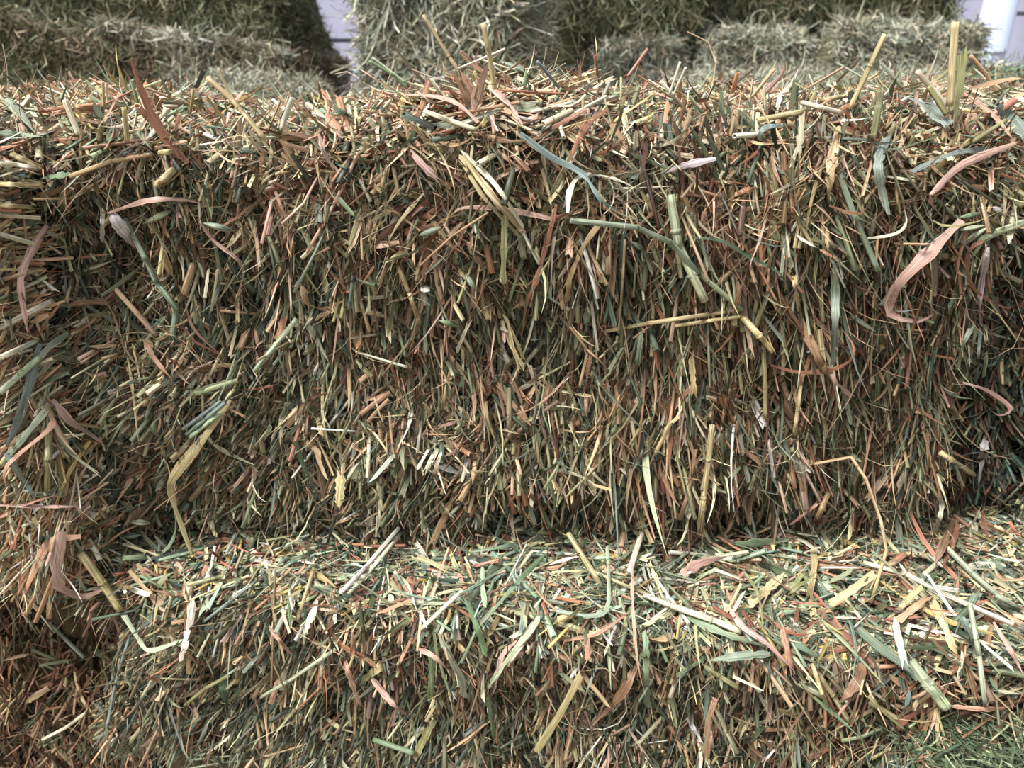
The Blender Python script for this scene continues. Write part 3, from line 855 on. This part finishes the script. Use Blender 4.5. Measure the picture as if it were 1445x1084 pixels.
bg_bale('pale wispy bale top just behind the left part of the large upper bale', (.30, .34, .385), (-.545, 1.12, .405), 0, 'bgmid', {'top': 1, 'front': .6}, 900, 34, rad=.07)
# middle: upright bale, its narrow side turned to the camera
bg_bale('upright pale green bale of long stalks in the middle of the background', (.325, .34, .90), (-.118, 1.21, .40), R_(-15), 'bgmid', {'front': 1, 'right': .8, 'left': .2}, 2600, 35, Lr=(.04, .11), Wr=1.6, rad=.03, bright=1.3, pals={'right': 'bgmid'}, tilt=10)
# right row
bg_bale('bale beside the dark hole in the right background row', (.245, .5, .46), (.345, 1.80, .42), 0, 'bgmid', {'front': 1, 'top': .3, 'left': .5}, 900, 36, Lr=(.03, .08), Wr=1.4, rad=.05)
bg_bale('middle bale of the right background row with a rounded front', (.31, .5, .48), (.65, 1.79, .42), 0, 'bgmid', {'front': 1, 'top': .25, 'left': .3}, 1200, 37, Lr=(.03, .09), Wr=1.5, rad=.075)
bg_bale('rightmost bale of the background row, next to the white pipe', (.43, .5, .49), (1.045, 1.78, .42), 0, 'bgmid', {'front': 1, 'top': .25, 'right': .3}, 1500, 38, Lr=(.03, .08), Wr=1.5, rad=.065)
bg_bale('bale deep inside the dark hole of the background stack', (.50, .3, .62), (.24, 2.25, .405), 0, 'bgleft', {'front': 1}, 500, 39)
bg_bale('bale lying across the dark hole at the top of the photo', (.42, .5, .40), (.295, 1.83, .87), 0, 'bgleft', {'front': 1}, 1000, 40, Lr=(.03, .08), bright=1.05)
bg_bale('long bale lying on the right background row, cut off by the top of the photo', (.72, .5, .40), (.87, 1.93, .892), 0, 'bgleft', {'front': 1}, 1700, 41, Lr=(.03, .07), bright=1.1)
bg_bale('low bale top just behind the right part of the large upper bale', (.80, .45, .385), (.72, 1.24, .405), 0, 'bgmid', {'top': 1, 'front': .3}, 1100, 42, rad=.05)
bg_bale('dark green bale top at the right edge under the white pipe', (.50, .4, .42), (1.10, .76, .405), 0, 'green', {'top': 1, 'left': .4, 'front': .6}, 1000, 43, Wr=1.1, rad=.05)

# ================================================================ building shell
def box_mb(x0, x1, y0, y1, z0, z1):
    v = np.array([(x, y, z) for x in (x0, x1) for y in (y0, y1) for z in (z0, z1)], float)
    f = np.array([(0, 1, 3, 2), (4, 6, 7, 5), (0, 4, 5, 1), (2, 3, 7, 6), (0, 2, 6, 4), (1, 5, 7, 3)])
    return v, f
def boxes(name, L, mat, parent=None, bev=0.0):
    Vs, Fs, o = [], [], 0
    for b in L:
        v, f = box_mb(*b); Vs.append(v); Fs.append(f + o); o += 8
    ob = mesh_from(name, np.concatenate(Vs), np.concatenate(Fs), mat=mat, parent=parent)
    ob.data.shade_flat()
    if bev:
        m = ob.modifiers.new('bevel', 'BEVEL'); m.width = bev; m.segments = 2
    return ob
WALL = solid_material('painted_block', srgb(150, 150, 172), srgb(158, 158, 178), 14, 0.75, 0.25)
CONC = solid_material('dusty_concrete', srgb(120, 112, 98), srgb(150, 140, 122), 9, 0.9, 0.3)
PIPE = solid_material('white_plastic', srgb(160, 170, 194), srgb(166, 175, 198), 3, 0.35, 0.02)
YW = 2.74
bl = []
for k in range(-6, 6):
    x0 = -3.6 + (k + 6) * .62
    zs = .853 if x0 < 1.5 else .95
    rows = [zs - .8, zs - .4, zs, zs + .4, zs + .8, zs + 1.2, zs + 1.6]
    for i in range(len(rows) - 1):
        bl.append((x0 + .003, x0 + .617, YW, YW + .12, max(rows[i], 0) + .008, rows[i + 1] - .008))
w = boxes('wall_back', bl + [(-3.6, 3.84, YW + .02, YW + .12, 0, 2.5)], WALL); tag(w, kind='structure')
f = boxes('floor', [(-3.6, 3.84, -2.5, YW + .12, -.1, 0), (-3.6, 3.84, .56, YW + .02, 0, .40)], CONC); tag(f, kind='structure')

pr = bpy.data.objects.new('drain_pipe', None); COL.objects.link(pr); pr.location = (1.735, 2.40, 0)
tag(pr, 'white plastic drain pipe standing in front of the pale wall at the top right', 'pipe')
def lathe(name, prof, mat, parent, K=40):
    th = np.arange(K) / K * 2 * np.pi
    V = np.concatenate([np.stack([r_ * np.cos(th), r_ * np.sin(th), np.full(K, z_)], 1) for r_, z_ in prof])
    F = np.array([(a * K + k, a * K + (k + 1) % K, (a + 1) * K + (k + 1) % K, (a + 1) * K + k) for a in range(len(prof) - 1) for k in range(K)])
    return mesh_from(name, V, F, mat=mat, parent=parent)
ZJ = .815
lathe('pipe', [(.052, 0), (.052, 2.3)], PIPE, pr)
lathe('coupling', [(.0525, ZJ), (.0575, ZJ + .002), (.058, ZJ + .006), (.0565, ZJ + .01), (.0565, ZJ + .42), (.0525, ZJ + .43)], PIPE, pr)

# ================================================================ light, world, camera
wd = bpy.data.worlds.new('overcast'); SCN.world = wd; wd.use_nodes = True
nt = wd.node_tree; nt.nodes.clear(); N = nt.nodes.new; Lk = nt.links.new
tc = N('ShaderNodeTexCoord'); sx = N('ShaderNodeSeparateXYZ'); Lk(tc.outputs['Generated'], sx.inputs[0])
cr = N('ShaderNodeValToRGB'); e = cr.color_ramp.elements
e[0].position = 0.0; e[0].color = (.10, .09, .07, 1)
e[1].position = 1.0; e[1].color = (1.7, 1.75, 1.84, 1)
x = e.new(.48); x.color = (.2, .19, .17, 1); x = e.new(.54); x.color = (.52, .54, .58, 1); x = e.new(.75); x.color = (1.0, 1.04, 1.1, 1)
mr = N('ShaderNodeMapRange'); mr.inputs['From Min'].default_value = -1; mr.inputs['From Max'].default_value = 1
Lk(sx.outputs['Z'], mr.inputs['Value']); Lk(mr.outputs[0], cr.inputs[0])
bg = N('ShaderNodeBackground'); bg.inputs['Strength'].default_value = .62
ow = N('ShaderNodeOutputWorld'); Lk(cr.outputs[0], bg.inputs[0]); Lk(bg.outputs[0], ow.inputs[0])
sun = bpy.data.lights.new('soft_daylight', 'SUN'); sun.energy = 5.5; sun.angle = R_(24); sun.color = (1.0, .98, .95)
so = bpy.data.objects.new('soft_daylight', sun); COL.objects.link(so); so.location = (-2, -2, 4)
so.rotation_euler = Vector((0.62, 0.36, -1.0)).to_track_quat('-Z', 'Y').to_euler()

cd = bpy.data.cameras.new('camera'); cd.sensor_width = 36; cd.lens = 36 * FPX / 1445
cam = bpy.data.objects.new('camera', cd); COL.objects.link(cam)
cam.location = CAM; cam.rotation_euler = (math.pi / 2 - PITCH, 0, 0)
cd.clip_start = .02; cd.dof.use_dof = True; cd.dof.focus_distance = .68; cd.dof.aperture_fstop = 8.0
SCN.camera = cam
vs = SCN.view_settings
SCN.display_settings.display_device = 'sRGB'
vs.view_transform = 'Standard'; vs.look = 'None'; vs.exposure = 1.0; vs.gamma = 1.0; vs.use_curve_mapping = False
SCN.cycles.max_bounces = 6; SCN.cycles.diffuse_bounces = 2; SCN.cycles.transmission_bounces = 3; SCN.cycles.glossy_bounces = 2
